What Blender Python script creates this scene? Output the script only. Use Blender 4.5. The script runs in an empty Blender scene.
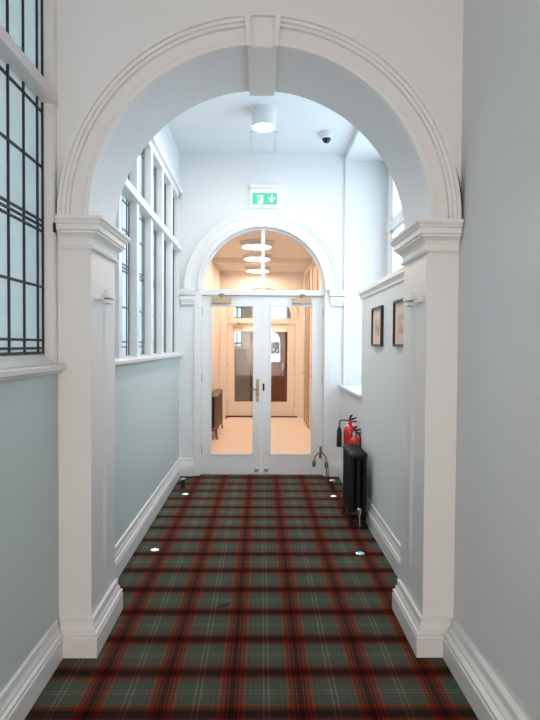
import bpy, bmesh, math, random
from mathutils import Vector, Matrix
random.seed(4)
PI = math.pi
scene = bpy.context.scene
C = scene.collection

# ------------------------------------------------------------------ camera, sky, exposure
F = 560.0
yaw = math.atan((270 - 261) / F)
pit = -math.atan((360 - 345) / F)
cam_data = bpy.data.cameras.new('camera')
cam_data.sensor_fit = 'VERTICAL'
cam_data.sensor_height = 36.0
cam_data.sensor_width = 27.0
cam_data.lens = F / 720.0 * 36.0
cam_data.clip_start = 0.05
cam = bpy.data.objects.new('camera', cam_data)
C.objects.link(cam)
cam.location = (0, 0, 1.55)
cam.rotation_euler = (Matrix.Rotation(-yaw, 3, 'Z') @ Matrix.Rotation(PI / 2 + pit, 3, 'X') @ Matrix.Rotation(math.radians(0.4), 3, 'Z')).to_euler()
scene.camera = cam

SKY = 1.75
world = bpy.data.worlds.new('sky')
scene.world = world
world.use_nodes = True
bg = world.node_tree.nodes['Background']
bg.inputs[0].default_value = (0.68, 0.86, 1.0, 1)
bg.inputs[1].default_value = SKY

def portal(loc, rot, sx, sy):
    l = bpy.data.lights.new('window_daylight', 'AREA')
    l.shape = 'RECTANGLE'; l.size = sx; l.size_y = sy
    l.cycles.is_portal = True
    o = bpy.data.objects.new('window_daylight', l); C.objects.link(o)
    o.location = loc; o.rotation_euler = rot
portal((1.62, 4.95, 2.35), (0, PI / 2, 0), 2.9, 3.1)

# warm fill light added outside the made-up end window behind the viewpoint
dl_ = bpy.data.lights.new('end_fill_light', 'AREA'); dl_.shape = 'RECTANGLE'; dl_.size = 1.5; dl_.size_y = 1.4
dl_.energy = 41.0; dl_.color = (1.0, 0.72, 0.55)
do_ = bpy.data.objects.new('end_fill_light', dl_); C.objects.link(do_)
do_.location = (-0.02, -3.25, 1.35); do_.rotation_euler = (PI / 2, 0, 0)
LAMP_HALL = 225.0
LAMP_NEAR_FILL = 38.0
LAMP_LOBBY = 18.0
vs = scene.view_settings
vs.view_transform = 'Standard'
vs.look = 'None'
vs.gamma = 1.0
vs.exposure = 1.5
vs.use_curve_mapping = False

# ------------------------------------------------------------------ materials
def mat(name, col, rough=0.5, metal=0.0, bump=0.0, bscale=60.0, var=0.0, spec=0.5, emit=None, estr=0.0, coat=0.0):
    m = bpy.data.materials.new(name); m.use_nodes = True
    nt = m.node_tree; b = nt.nodes['Principled BSDF']
    b.inputs['Base Color'].default_value = (*col, 1)
    b.inputs['Roughness'].default_value = rough
    b.inputs['Metallic'].default_value = metal
    b.inputs['Specular IOR Level'].default_value = spec
    if coat: b.inputs['Coat Weight'].default_value = coat
    if emit:
        b.inputs['Emission Color'].default_value = (*emit, 1)
        b.inputs['Emission Strength'].default_value = estr
    if bump or var:
        tc = nt.nodes.new('ShaderNodeTexCoord')
        n = nt.nodes.new('ShaderNodeTexNoise'); n.inputs['Scale'].default_value = bscale
        n.inputs['Detail'].default_value = 4
        nt.links.new(tc.outputs['Object'], n.inputs['Vector'])
        if bump:
            bp = nt.nodes.new('ShaderNodeBump'); bp.inputs['Strength'].default_value = bump
            bp.inputs['Distance'].default_value = 0.002
            nt.links.new(n.outputs['Fac'], bp.inputs['Height'])
            nt.links.new(bp.outputs['Normal'], b.inputs['Normal'])
        if var:
            r = nt.nodes.new('ShaderNodeValToRGB')
            r.color_ramp.elements[0].color = (*[c * (1 - var) for c in col], 1)
            r.color_ramp.elements[1].color = (*[min(1, c * (1 + var)) for c in col], 1)
            nt.links.new(n.outputs['Fac'], r.inputs[0])
            nt.links.new(r.outputs[0], b.inputs['Base Color'])
    return m

M = {}
M['white'] = mat('white_gloss_paint', (0.80, 0.79, 0.775), 0.32, bump=0.04, bscale=14)
M['wallwhite'] = mat('white_wall_paint', (0.79, 0.79, 0.785), 0.6, bump=0.06, bscale=40)
M['sage'] = mat('sage_wall_paint', (0.57, 0.655, 0.64), 0.5, bump=0.06, bscale=40)
M['ceil'] = mat('ceiling_paint', (0.80, 0.81, 0.81), 0.7)
M['lead'] = mat('dark_lead', (0.022, 0.023, 0.024), 0.5, 0.3)
M['leadgrey'] = mat('grey_lead', (0.10, 0.115, 0.12), 0.5, 0.3)
M['black'] = mat('black_enamel', (0.005, 0.005, 0.0055), 0.42, spec=0.35, bump=0.05, bscale=80)
M['rubber'] = mat('black_rubber', (0.01, 0.01, 0.01), 0.55)
M['red'] = mat('red_enamel', (0.62, 0.012, 0.012), 0.22, coat=0.4)
M['chrome'] = mat('chrome', (0.75, 0.75, 0.76), 0.18, 1.0)
M['steel'] = mat('brushed_steel', (0.42, 0.42, 0.42), 0.35, 1.0)
M['brass'] = mat('aged_brass', (0.30, 0.24, 0.14), 0.38, 1.0)
M['closer'] = mat('gold_paint', (0.46, 0.36, 0.24), 0.4, 0.55)
M['bronze'] = mat('bronze_paint', (0.15, 0.10, 0.07), 0.4, 0.4)
M['lobbyfloor'] = mat('pale_tile', (0.84, 0.70, 0.60), 0.3, var=0.05, bscale=3)
M['peach'] = mat('cream_wall_paint', (0.80, 0.74, 0.68), 0.6)
M['crack'] = mat('brown_gap_shadow', (0.05, 0.02, 0.012), 0.9)
M['plate'] = mat('grey_white_plastic', (0.72, 0.72, 0.71), 0.4)
M['smoke'] = mat('dark_dome', (0.008, 0.008, 0.01), 0.08)
M['framewood'] = mat('dark_frame_wood', (0.035, 0.018, 0.012), 0.4, var=0.3, bscale=30)
M['mount'] = mat('cream_mount_board', (0.82, 0.64, 0.54), 0.8)  # peach tone includes the lobby's reflection in the picture glazing
M['teal'] = mat('teal_poster', (0.05, 0.16, 0.18), 0.6)
M['posterwhite'] = mat('poster_white', (0.75, 0.8, 0.8), 0.6)
M['diff_hall'] = mat('hall_lamp_diffuser', (0.9, 0.9, 0.9), 0.4, emit=(1.0, 0.92, 0.84), estr=LAMP_HALL)
M['diff_door'] = mat('door_lamp_diffuser', (0.9, 0.9, 0.9), 0.4, emit=(1.0, 0.92, 0.84), estr=56.0)
M['diff_porch_fill'] = mat('porch_fill_diffuser', (0.9, 0.9, 0.9), 0.4, emit=(1.0, 0.86, 0.72), estr=13.0)
M['diff_near_fill'] = mat('near_fill_diffuser', (0.9, 0.9, 0.9), 0.4, emit=(1.0, 0.88, 0.78), estr=LAMP_NEAR_FILL)
M['diff_lobby'] = mat('lobby_lamp_diffuser', (0.9, 0.9, 0.9), 0.4, emit=(1.0, 0.76, 0.58), estr=LAMP_LOBBY)
M['signgreen'] = mat('sign_green', (0.0, 0.22, 0.13), 0.4, emit=(0.0, 0.55, 0.30), estr=0.28)
M['signwhite'] = mat('sign_white', (0.55, 0.62, 0.6), 0.4, emit=(0.60, 1.0, 0.86), estr=0.26)
M['led'] = mat('floor_led', (0.1, 0.3, 0.5), 0.3, emit=(0.12, 0.55, 1.0), estr=0.30)
M['ledwhite'] = mat('floor_led_white', (0.7, 0.75, 0.8), 0.3, emit=(0.75, 0.9, 1.0), estr=0.4)
M['scrap'] = mat('dark_scrap', (0.01, 0.014, 0.012), 0.8)

def wood(name, c1, c2, scale=3.0, stretch=(14, 14, 1), rough=0.4):
    m = bpy.data.materials.new(name); m.use_nodes = True
    nt = m.node_tree; b = nt.nodes['Principled BSDF']
    tc = nt.nodes.new('ShaderNodeTexCoord'); mp = nt.nodes.new('ShaderNodeMapping')
    mp.inputs['Scale'].default_value = stretch
    n = nt.nodes.new('ShaderNodeTexNoise'); n.inputs['Scale'].default_value = scale; n.inputs['Detail'].default_value = 6
    r = nt.nodes.new('ShaderNodeValToRGB')
    r.color_ramp.elements[0].position = 0.3; r.color_ramp.elements[0].color = (*c1, 1)
    r.color_ramp.elements[1].position = 0.7; r.color_ramp.elements[1].color = (*c2, 1)
    nt.links.new(tc.outputs['Object'], mp.inputs[0]); nt.links.new(mp.outputs[0], n.inputs['Vector'])
    nt.links.new(n.outputs['Fac'], r.inputs[0]); nt.links.new(r.outputs[0], b.inputs['Base Color'])
    b.inputs['Roughness'].default_value = rough
    return m
M['mahog'] = wood('mahogany', (0.20, 0.05, 0.018), (0.36, 0.11, 0.045))
M['tan'] = wood('tan_oak', (0.38, 0.27, 0.17), (0.52, 0.39, 0.27))

def clear_glass(name, tint=(1, 1, 1), refl=0.008):
    m = bpy.data.materials.new(name); m.use_nodes = True
    nt = m.node_tree; nt.nodes.clear()
    o = nt.nodes.new('ShaderNodeOutputMaterial'); mx = nt.nodes.new('ShaderNodeMixShader')
    t = nt.nodes.new('ShaderNodeBsdfTransparent'); t.inputs[0].default_value = (*tint, 1)
    g = nt.nodes.new('ShaderNodeBsdfGlossy'); g.inputs['Roughness'].default_value = 0.03
    mx.inputs[0].default_value = refl
    nt.links.new(t.outputs[0], mx.inputs[1]); nt.links.new(g.outputs[0], mx.inputs[2]); nt.links.new(mx.outputs[0], o.inputs[0])
    return m
M['glass'] = clear_glass('clear_glass')
M['glassday'] = clear_glass('window_glass', (0.93, 0.97, 1.0), 0.03)

def frosted(name, col, rough=0.25):
    m = bpy.data.materials.new(name); m.use_nodes = True
    nt = m.node_tree; nt.nodes.clear()
    o = nt.nodes.new('ShaderNodeOutputMaterial'); mx = nt.nodes.new('ShaderNodeMixShader')
    t = nt.nodes.new('ShaderNodeBsdfTranslucent')
    g = nt.nodes.new('ShaderNodeBsdfGlossy'); g.inputs['Roughness'].default_value = rough
    tc = nt.nodes.new('ShaderNodeTexCoord'); n = nt.nodes.new('ShaderNodeTexNoise'); n.inputs['Scale'].default_value = 9
    n.inputs['Detail'].default_value = 5
    r = nt.nodes.new('ShaderNodeValToRGB')
    r.color_ramp.elements[0].color = (*[c * 0.9 for c in col], 1); r.color_ramp.elements[1].color = (*[c * 1.1 for c in col], 1)
    bp = nt.nodes.new('ShaderNodeBump'); bp.inputs['Strength'].default_value = 0.15
    nt.links.new(tc.outputs['Object'], n.inputs['Vector']); nt.links.new(n.outputs['Fac'], r.inputs[0])
    nt.links.new(r.outputs[0], t.inputs[0]); nt.links.new(n.outputs['Fac'], bp.inputs['Height']); nt.links.new(bp.outputs[0], g.inputs['Normal'])
    mx.inputs[0].default_value = 0.08
    nt.links.new(t.outputs[0], mx.inputs[1]); nt.links.new(g.outputs[0], mx.inputs[2]); nt.links.new(mx.outputs[0], o.inputs[0])
    return m
M['frostdim'] = frosted('obscured_porch_glass', (0.62, 0.63, 0.63))
M['frost'] = frosted('obscured_glass', (0.375, 0.38, 0.37))
M['frostpale'] = frosted('obscured_glass_pale', (0.50, 0.51, 0.51))

def tartan():
    m = bpy.data.materials.new('tartan_carpet'); m.use_nodes = True
    nt = m.node_tree; b = nt.nodes['Principled BSDF']; L = nt.links.new
    tc = nt.nodes.new('ShaderNodeTexCoord'); sp = nt.nodes.new('ShaderNodeSeparateXYZ')
    nz = nt.nodes.new('ShaderNodeTexNoise'); nz.inputs['Scale'].default_value = 260; nz.inputs['Detail'].default_value = 2
    L(tc.outputs['Object'], nz.inputs['Vector'])
    L(tc.outputs['Object'], sp.inputs[0])
    green, dgreen, pale = (0.084, 0.104, 0.082), (0.056, 0.070, 0.056), (0.42, 0.29, 0.19)
    # each sett runs from the middle of the dark band (0) to the middle of the green field (0.5)
    warp_sett = [(0.0, (0.030, 0.006, 0.004)), (0.040, (0.26, 0.022, 0.010)), (0.060, (0.040, 0.007, 0.005)), (0.088, (0.30, 0.022, 0.009)), (0.125, (0.17, 0.020, 0.009)),
                 (0.155, (0.30, 0.060, 0.022)), (0.185, (0.22, 0.085, 0.038)), (0.210, dgreen), (0.240, green), (0.300, dgreen), (0.315, green), (0.450, pale), (0.470, green)]
    weft_sett = [(0.0, (0.010, 0.003, 0.003)), (0.070, (0.045, 0.006, 0.004)), (0.105, (0.14, 0.012, 0.006)), (0.150, (0.20, 0.032, 0.013)), (0.185, (0.18, 0.075, 0.036)), (0.210, dgreen),
                 (0.240, green), (0.300, dgreen), (0.315, green), (0.458, pale), (0.474, green)]
    def math(op, a, v=None):
        n = nt.nodes.new('ShaderNodeMath'); n.operation = op
        L(a, n.inputs[0])
        if v is not None: n.inputs[1].default_value = v
        return n.outputs[0]
    def lane(sock, off, per, sett):
        a = math('ADD', sock, -off); a = math('DIVIDE', a, per); a = math('ADD', a, 100.0); a = math('FRACT', a)
        a = math('ADD', a, -0.5); a = math('ABSOLUTE', a); a = math('SUBTRACT', a, 0.0)
        n = nt.nodes.new('ShaderNodeMath'); n.operation = 'SUBTRACT'; n.inputs[0].default_value = 0.5; L(a, n.inputs[1])
        r = nt.nodes.new('ShaderNodeValToRGB'); cr = r.color_ramp; cr.interpolation = 'CONSTANT'
        cr.elements[0].position = 0.0; cr.elements[0].color = (*sett[0][1], 1)
        cr.elements[1].position = sett[1][0]; cr.elements[1].color = (*sett[1][1], 1)
        for p, c in sett[2:]:
            e = cr.elements.new(p); e.color = (*c, 1)
        L(n.outputs[0], r.inputs[0])
        return r.outputs[0]
    warp = lane(sp.outputs[0], 0.033 - 0.151, 0.302, warp_sett)      # dark bands half a repeat from the pale pair
    weft = lane(sp.outputs[1], 2.612, 0.2995, weft_sett)
    mu = nt.nodes.new('ShaderNodeMix'); mu.data_type = 'RGBA'; mu.blend_type = 'MULTIPLY'; mu.inputs[0].default_value = 1.0
    L(warp, mu.inputs[6]); L(weft, mu.inputs[7])
    mx = nt.nodes.new('ShaderNodeGamma'); mx.inputs[1].default_value = 0.5      # warp and weft threads blended in equal measure
    L(mu.outputs[2], mx.inputs[0])
    m2 = nt.nodes.new('ShaderNodeMix'); m2.data_type = 'RGBA'; m2.blend_type = 'MULTIPLY'; m2.inputs[0].default_value = 0.6
    r2 = nt.nodes.new('ShaderNodeValToRGB'); r2.color_ramp.elements[0].position = 0.25; r2.color_ramp.elements[0].color = (0.4, 0.4, 0.4, 1); r2.color_ramp.elements[1].position = 0.7
    L(nz.outputs['Fac'], r2.inputs[0]); L(mx.outputs[0], m2.inputs[6]); L(r2.outputs[0], m2.inputs[7])
    L(m2.outputs[2], b.inputs['Base Color'])
    b.inputs['Roughness'].default_value = 0.85
    b.inputs['Specular IOR Level'].default_value = 0.03
    b.inputs['Sheen Weight'].default_value = 0.12
    b.inputs['Sheen Roughness'].default_value = 0.2
    bp = nt.nodes.new('ShaderNodeBump'); bp.inputs['Strength'].default_value = 0.4; bp.inputs['Distance'].default_value = 0.004
    L(nz.outputs['Fac'], bp.inputs['Height']); L(bp.outputs[0], b.inputs['Normal'])
    return m
M['carpet'] = tartan()

# ------------------------------------------------------------------ mesh helpers
class MB:
    def __init__(s): s.v = []; s.f = []; s.smooth = []
    def add(s, vs, fs, smooth=False):
        n = len(s.v); s.v += [tuple(v) for v in vs]
        for f in fs: s.f.append([i + n for i in f]); s.smooth.append(smooth)
        return s
    def box(s, x0, x1, y0, y1, z0, z1, ch=0.0):
        if ch <= 0:
            v = [(x, y, z) for z in (z0, z1) for y in (y0, y1) for x in (x0, x1)]
            return s.add(v, [(0, 2, 3, 1), (4, 5, 7, 6), (0, 1, 5, 4), (2, 6, 7, 3), (0, 4, 6, 2), (1, 3, 7, 5)])
        bm = bmesh.new(); bmesh.ops.create_cube(bm, size=1)
        for v in bm.verts:
            v.co = (x0 + (v.co.x + .5) * (x1 - x0), y0 + (v.co.y + .5) * (y1 - y0), z0 + (v.co.z + .5) * (z1 - z0))
        bmesh.ops.bevel(bm, geom=bm.edges[:], offset=ch, segments=2, affect='EDGES', profile=0.5)
        bm.verts.index_update()
        s.add([v.co[:] for v in bm.verts], [[v.index for v in f.verts] for f in bm.faces]); bm.free(); return s
    def prism(s, poly, axis, a0, a1):
        # poly in the two remaining axes, extruded along axis
        def pt(p, a): return {'x': (a, p[0], p[1]), 'y': (p[0], a, p[1]), 'z': (p[0], p[1], a)}[axis]
        n = len(poly)
        s.add([pt(p, a0) for p in poly] + [pt(p, a1) for p in poly],
              [list(range(n))[::-1], list(range(n, 2 * n))] + [(i, (i + 1) % n, n + (i + 1) % n, n + i) for i in range(n)])
        return s
    def sweep(s, path, prof):
        # path: 2D polyline (x,y); prof: closed list of (offset to the left of the path, z); mitred
        P = [Vector(p) for p in path]; N = []
        for i in range(len(P)):
            ds = []
            if i > 0: ds.append((P[i] - P[i - 1]).normalized())
            if i < len(P) - 1: ds.append((P[i + 1] - P[i]).normalized())
            ns = [Vector((-d.y, d.x)) for d in ds]
            if len(ns) == 1: N.append(ns[0])
            else:
                b = (ns[0] + ns[1]).normalized(); N.append(b / max(0.3, b.dot(ns[0])))
        k = len(prof); vs = []
        for p, n in zip(P, N):
            for o, z in prof: q = p + n * o; vs.append((q.x, q.y, z))
        fs = []
        for i in range(len(P) - 1):
            for j in range(k):
                fs.append((i * k + j, i * k + (j + 1) % k, (i + 1) * k + (j + 1) % k, (i + 1) * k + j))
        fs.append(list(range(k))); fs.append([(len(P) - 1) * k + j for j in range(k)][::-1])
        return s.add(vs, fs)
    def arc(s, cx, cz, prof, a0=0.0, a1=PI, n=56):
        # prof: closed list of (radius, y) swept about (cx, cz) in the xz plane
        k = len(prof); vs = []
        for i in range(n + 1):
            a = a0 + (a1 - a0) * i / n
            for r, y in prof: vs.append((cx + r * math.cos(a), y, cz + r * math.sin(a)))
        fs = []
        for i in range(n):
            for j in range(k): fs.append((i * k + j, i * k + (j + 1) % k, (i + 1) * k + (j + 1) % k, (i + 1) * k + j))
        fs.append(list(range(k))); fs.append([n * k + j for j in range(k)][::-1])
        return s.add(vs, fs)
    def arch_panel(s, x0, x1, zs, z1, cx, r, y0, y1, n=64):
        # wall above springing zs with a half-round opening cut out of it
        pts = [(cx + r * math.cos(PI - PI * i / n), zs + r * math.sin(PI * i / n)) for i in range(n + 1)]
        for (a, b) in ((x0, cx - r), (cx + r, x1)):
            if b - a > 1e-4: s.box(a, b, y0, y1, zs, z1)
        for i in range(n):
            (xa, za), (xb, zb) = pts[i], pts[i + 1]
            v = [(xa, y0, za), (xb, y0, zb), (xb, y0, z1), (xa, y0, z1), (xa, y1, za), (xb, y1, zb), (xb, y1, z1), (xa, y1, z1)]
            s.add(v, [(0, 1, 2, 3), (7, 6, 5, 4), (0, 4, 5, 1), (3, 2, 6, 7)])
        return s
    def tube(s, pts, r, n=10, caps=True):
        P = [Vector(p) for p in pts]; R = r if isinstance(r, (list, tuple)) else [r] * len(P)
        vs = []; up = None
        for i, p in enumerate(P):
            d = (P[min(i + 1, len(P) - 1)] - P[max(i - 1, 0)]).normalized()
            if up is None:
                up = Vector((0, 0, 1)) if abs(d.z) < 0.9 else Vector((1, 0, 0))
            a = d.cross(up).normalized(); b = a.cross(d).normalized(); up = b
            for j in range(n):
                t = 2 * PI * j / n; vs.append(p + a * (R[i] * math.cos(t)) + b * (R[i] * math.sin(t)))
        fs = []
        for i in range(len(P) - 1):
            for j in range(n): fs.append((i * n + j, i * n + (j + 1) % n, (i + 1) * n + (j + 1) % n, (i + 1) * n + j))
        s.add(vs, fs, True)
        if caps:
            s.add(vs[:n], [list(range(n))[::-1]]); s.add(vs[-n:], [list(range(n))])
        return s
    def lathe(s, prof, o=(0, 0, 0), axis='z', n=28):
        # prof: (r, h) from bottom to top about an axis through o
        vs = []
        for r, h in prof:
            for j in range(n):
                t = 2 * PI * j / n; a, b = r * math.cos(t), r * math.sin(t)
                q = {'z': (a, b, h), 'y': (a, h, b), 'x': (h, a, b)}[axis]
                vs.append((o[0] + q[0], o[1] + q[1], o[2] + q[2]))
        fs = []
        for i in range(len(prof) - 1):
            for j in range(n): fs.append((i * n + j, i * n + (j + 1) % n, (i + 1) * n + (j + 1) % n, (i + 1) * n + j))
        fs.append(list(range(n))[::-1]); fs.append([(len(prof) - 1) * n + j for j in range(n)])
        return s.add(vs, fs, True)
    def build(s, name, material, parent=None, auto=True):
        off = Vector((0, 0, 0)); q = parent
        while q is not None: off = off + q.location; q = q.parent
        me = bpy.data.meshes.new(name)
        me.from_pydata([tuple(Vector(v) - off) for v in s.v], [], s.f)
        for p, sm in zip(me.polygons, s.smooth): p.use_smooth = sm
        bm = bmesh.new(); bm.from_mesh(me)
        bmesh.ops.remove_doubles(bm, verts=bm.verts[:], dist=1e-5)
        bmesh.ops.recalc_face_normals(bm, faces=bm.faces[:])
        for e in bm.edges:
            if len(e.link_faces) == 2 and e.calc_face_angle(0) > 0.6: e.smooth = False
        bm.to_mesh(me); bm.free()
        me.materials.append(material)
        o = bpy.data.objects.new(name, me); C.objects.link(o)
        if parent is not None: o.parent = parent
        return o

def tag(o, label=None, cat=None, group=None, kind=None):
    if label: o['label'] = label
    if cat: o['category'] = cat
    if group: o['group'] = group
    if kind: o['kind'] = kind
    return o
def thing(name, label, cat, loc=(0, 0, 0), group=None, kind=None):
    o = bpy.data.objects.new(name, None); C.objects.link(o); o.location = loc
    o.empty_display_size = 0.1
    return tag(o, label, cat, group, kind)
def struct(name, mb, m, label, cat):
    return tag(mb.build(name, m), label, cat, None, 'structure')
def copy_tree(o, parent=None):
    c = o.copy(); C.objects.link(c)
    if parent is not None: c.parent = parent
    for ch in list(o.children): copy_tree(ch, c)
    return c

# ------------------------------------------------------------------ dimensions (metres; camera at the origin, corridor along +y)
AF, AB = 2.77, 3.22            # front and back of the arch wall
LN, RN = -1.0, 0.98           # side walls on the camera's side of the arch
LF, RF = -0.965, 0.955         # side walls beyond it
DW = 6.60                      # face of the door wall
CEIL = 3.78
ACX, AR, AZ = -0.008, 0.8275, 2.165
XL, XR = ACX - AR, ACX + AR    # inner faces of the pilasters
DCX, DR, DZ = 0.016, 0.73, 2.20
BACK = -2.6                    # end of the corridor behind the camera
LB, LE = 6.80, 12.05           # lobby beyond the doors
LX0, LX1 = -0.88, 0.90
LC = 3.12

# ------------------------------------------------------------------ floors, ceilings, walls
struct('floor', MB().box(-1.4, 1.3, BACK, 6.66, -0.1, 0), M['carpet'], 'green, red and black tartan carpet along the corridor', 'carpet')
struct('floor', MB().box(-1.0, 1.0, 6.66, 12.0, -0.1, 0), M['lobbyfloor'], 'pale peach hard floor of the lobby beyond the glazed doors', 'floor')
struct('floor', MB().box(-1.6, 1.6, 12.0, 14.9, -0.1, 0), M['lobbyfloor'], 'pale floor of the porch beyond the far inner doors', 'floor')
struct('ceiling', MB().box(-1.4, 1.75, BACK, DW + 0.05, CEIL, CEIL + 0.1), M['ceil'], 'white ceiling of the corridor', 'ceiling')
struct('ceiling', MB().box(-1.1, 1.1, LB, 12.0, LC, LC + 0.1), M['peach'], 'warm lit lobby ceiling seen through the fanlight', 'ceiling')
struct('ceiling', MB().box(-1.6, 1.6, 12.2, 14.9, 3.0, 3.1), M['ceil'], 'white porch ceiling beyond the far inner doors', 'ceiling')

# left wall on the camera's side: sage below the sill, white around the window
WN0, WN1, WZ0, WZ1 = 0.75, 2.742, 1.445, 3.50
struct('wall_left', MB().box(LN - 0.22, LN, BACK, AF, 0, 1.41), M['sage'], 'sage green lower wall under the near leaded window', 'wall')
w = MB().box(LN - 0.22, LN, WN1, AF, 1.41, CEIL).box(LN - 0.22, LN, BACK, WN0, 1.41, CEIL).box(LN - 0.22, LN, WN0, WN1, WZ1, CEIL)
w.box(LN - 0.22, LN, AF, AB, 0, CEIL)
struct('wall_left', w, M['wallwhite'], 'white upper wall around the near leaded window', 'wall')
struct('wall_right', MB().box(RN, RN + 0.22, BACK, AB, 0, CEIL), M['wallwhite'], 'plain white wall on the right before the archway', 'wall')
struct('wall_back', MB().box(-1.4, 1.3, BACK - 0.15, BACK, 0, 0.60).box(-1.4, 1.3, BACK - 0.15, BACK, 2.10, CEIL).box(-1.4, -0.78, BACK - 0.15, BACK, 0.60, 2.10).box(0.74, 1.3, BACK - 0.15, BACK, 0.60, 2.10), M['wallwhite'], 'white end wall of the corridor behind the viewpoint', 'wall')

# arch wall
am = MB().arch_panel(LN, RN, AZ, CEIL, ACX, AR, AF, AB)
struct('wall_middle', am, M['wallwhite'], 'white wall over the near archway with its curved soffit', 'wall')

# far left wall
FW = [3.78 + 0.55 * i for i in range(6)]          # far edge of each light
FZ0, FZ1 = 1.445, 3.30
struct('wall_left', MB().box(LF - 0.25, LF, AB, DW, 0, 1.40), M['sage'], 'pale sage lower wall under the five-light window beyond the arch', 'wall')
w = MB().box(LF - 0.25, LF, AB, 3.26, 1.40, CEIL).box(LF - 0.25, LF, 6.56, DW, 1.40, CEIL).box(LF - 0.25, LF, 3.26, 6.56, FZ1, CEIL)
struct('wall_left', w, M['wallwhite'], 'white upper wall around the tall leaded window beyond the arch', 'wall')

# far right: partition with ledge, then the window bay
PX = 5.30
struct('wall_right', MB().box(RF, 1.50, AB, PX, 0, 2.035), M['wallwhite'], 'white half-height wall carrying the two framed pictures', 'wall')
struct('wall_right', MB().box(RF, 1.50, PX, DW, 0, 1.05), M['wallwhite'], 'low white wall below the bay sill behind the extinguishers', 'wall')
struct('trim_13', MB().box(RF + 0.012, 1.50, AB, DW, 3.70, CEIL), M['wallwhite'], 'shallow white beam at the ceiling over the window bay', 'beam')
struct('trim_14', MB().box(RF + 0.012, RF + 0.045, DW - 0.03, DW, 1.09, 3.70, 0.006), M['white'], 'white corner bead between the door wall and the bay reveal', 'corner bead')
WX = 1.50
w = MB().box(WX, WX + 0.2, AB, 6.75, 0, 1.10).box(WX, WX + 0.2, AB, 3.45, 1.10, CEIL).box(WX, WX + 0.2, 6.45, 6.75, 1.10, CEIL).box(WX, WX + 0.2, 3.45, 6.45, 3.62, CEIL)
struct('wall_right', w, M['wallwhite'], 'outer white wall of the bay around the daylight window', 'wall')
struct('wall_right', MB().box(RN + 0.22, WX + 0.2, AB - 0.15, AB, 0, CEIL), M['wallwhite'], 'near end wall of the window bay behind the right pilaster', 'wall')

# door wall with half-round opening
w = MB().arch_panel(LF - 0.1, WX, DZ, CEIL, DCX, DR, DW, LB)
w.box(LF - 0.1, DCX - DR, DW, LB, 0, DZ).box(DCX + DR, WX, DW, LB, 0, DZ)
struct('wall_front', w, M['wallwhite'], 'white end wall with the arched doorway', 'wall')

# lobby
struct('wall_left', MB().box(LX0 - 0.15, LX0, LB, 12.0, 0, LC), M['peach'], 'warm lit left wall of the lobby', 'wall')
struct('wall_right', MB().box(LX1, LX1 + 0.15, LB, 12.0, 0, LC), M['peach'], 'warm lit right wall of the lobby', 'wall')
D2L, D2R, D2Z = -0.73, 0.73, 2.03
w = MB().box(-1.6, D2L, 12.0, 12.2, 0, 2.12).box(D2R, 1.6, 12.0, 12.2, 0, 2.12)
w.arch_panel(-1.6, 1.6, 2.12, 3.2, 0.02, 0.66, 12.0, 12.2, 32)
struct('wall_front', w, M['peach'], 'cream far wall of the lobby around the inner double doors', 'wall')
struct('trim_1', MB().box(LX0, LX1, 10.2, 10.34, LC - 0.09, LC), M['peach'], 'shallow beam across the lobby ceiling', 'beam')

# porch beyond
PY = 14.6
DX0, DX1 = -0.23, 0.67
w = MB().box(-1.6, -0.80, PY, PY + 0.2, 0, 3).box(-0.46, DX0 - 0.06, PY, PY + 0.2, 0, 3).box(-0.80, -0.46, PY, PY + 0.2, 0, 1.48).box(-0.80, -0.46, PY, PY + 0.2, 2.62, 3)
w.box(DX0 - 0.06, DX1 + 0.06, PY, PY + 0.2, 2.12, 2.2).box(DX1 + 0.06, 1.6, PY, PY + 0.2, 0, 3).box(DX0 - 0.06, DX1 + 0.06, PY, PY + 0.2, 2.75, 3)
struct('wall_front', w, M['wallwhite'], 'white porch wall around the mahogany entrance door', 'wall')
M['taupe'] = mat('taupe_wall_paint', (0.34, 0.29, 0.23), 0.6)
struct('trim_15', MB().box(-1.45, DX0 - 0.061, PY - 0.02, PY - 0.001, 0, 1.44), M['taupe'], 'taupe dado under the leaded porch window', 'dado')
struct('wall_left', MB().box(-1.6, -1.45, 12.2, PY, 0, 3), M['wallwhite'], 'left wall of the porch beyond the inner doors', 'wall')
struct('wall_right', MB().box(1.45, 1.6, 12.2, PY, 0, 3), M['wallwhite'], 'right wall of the porch beyond the inner doors', 'wall')

# ------------------------------------------------------------------ skirting
def base_prof(t=0.034, h=0.195):
    return [(-0.004, 0), (t, 0), (t, h * 0.50), (t * 0.82, h * 0.54), (t * 0.95, h * 0.57), (t * 0.95, h * 0.62), (t * 0.62, h * 0.66), (t * 0.62, h * 0.72),
            (t * 0.40, h * 0.80), (t * 0.32, h * 0.92), (t * 0.40, h * 0.95), (t * 0.36, h * 0.985), (t * 0.1, h), (-0.004, h)]
BP = base_prof()
BP2 = base_prof(0.030, 0.205)
def skirt(name, path, prof, label):
    return struct(name, MB().sweep(path, prof), M['white'], label, 'skirting board')
# the path runs so that the room lies to its left
skirt('baseboard_left', [(LN, AF - 0.036), (LN, BACK)], BP, 'moulded white skirting along the near sage wall')
skirt('baseboard_right', [(RN, BACK), (RN, AF - 0.036)], base_prof(0.066, 0.19), 'moulded white skirting along the near right white wall')
skirt('baseboard_left', [(-0.79, DW), (LF, DW), (LF, AB + 0.036)], BP2, 'white skirting under the pale wall beyond the arch on the window side')
skirt('baseboard_right', [(RF, AB + 0.036), (RF, DW), (0.815, DW)], BP2, 'white skirting below the pictures and behind the black radiator')
skirt('baseboard_front', [(LX0, 12.0), (LX0, LB)], base_prof(0.02, 0.16), 'lobby skirting behind the bronze radiator')

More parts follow.
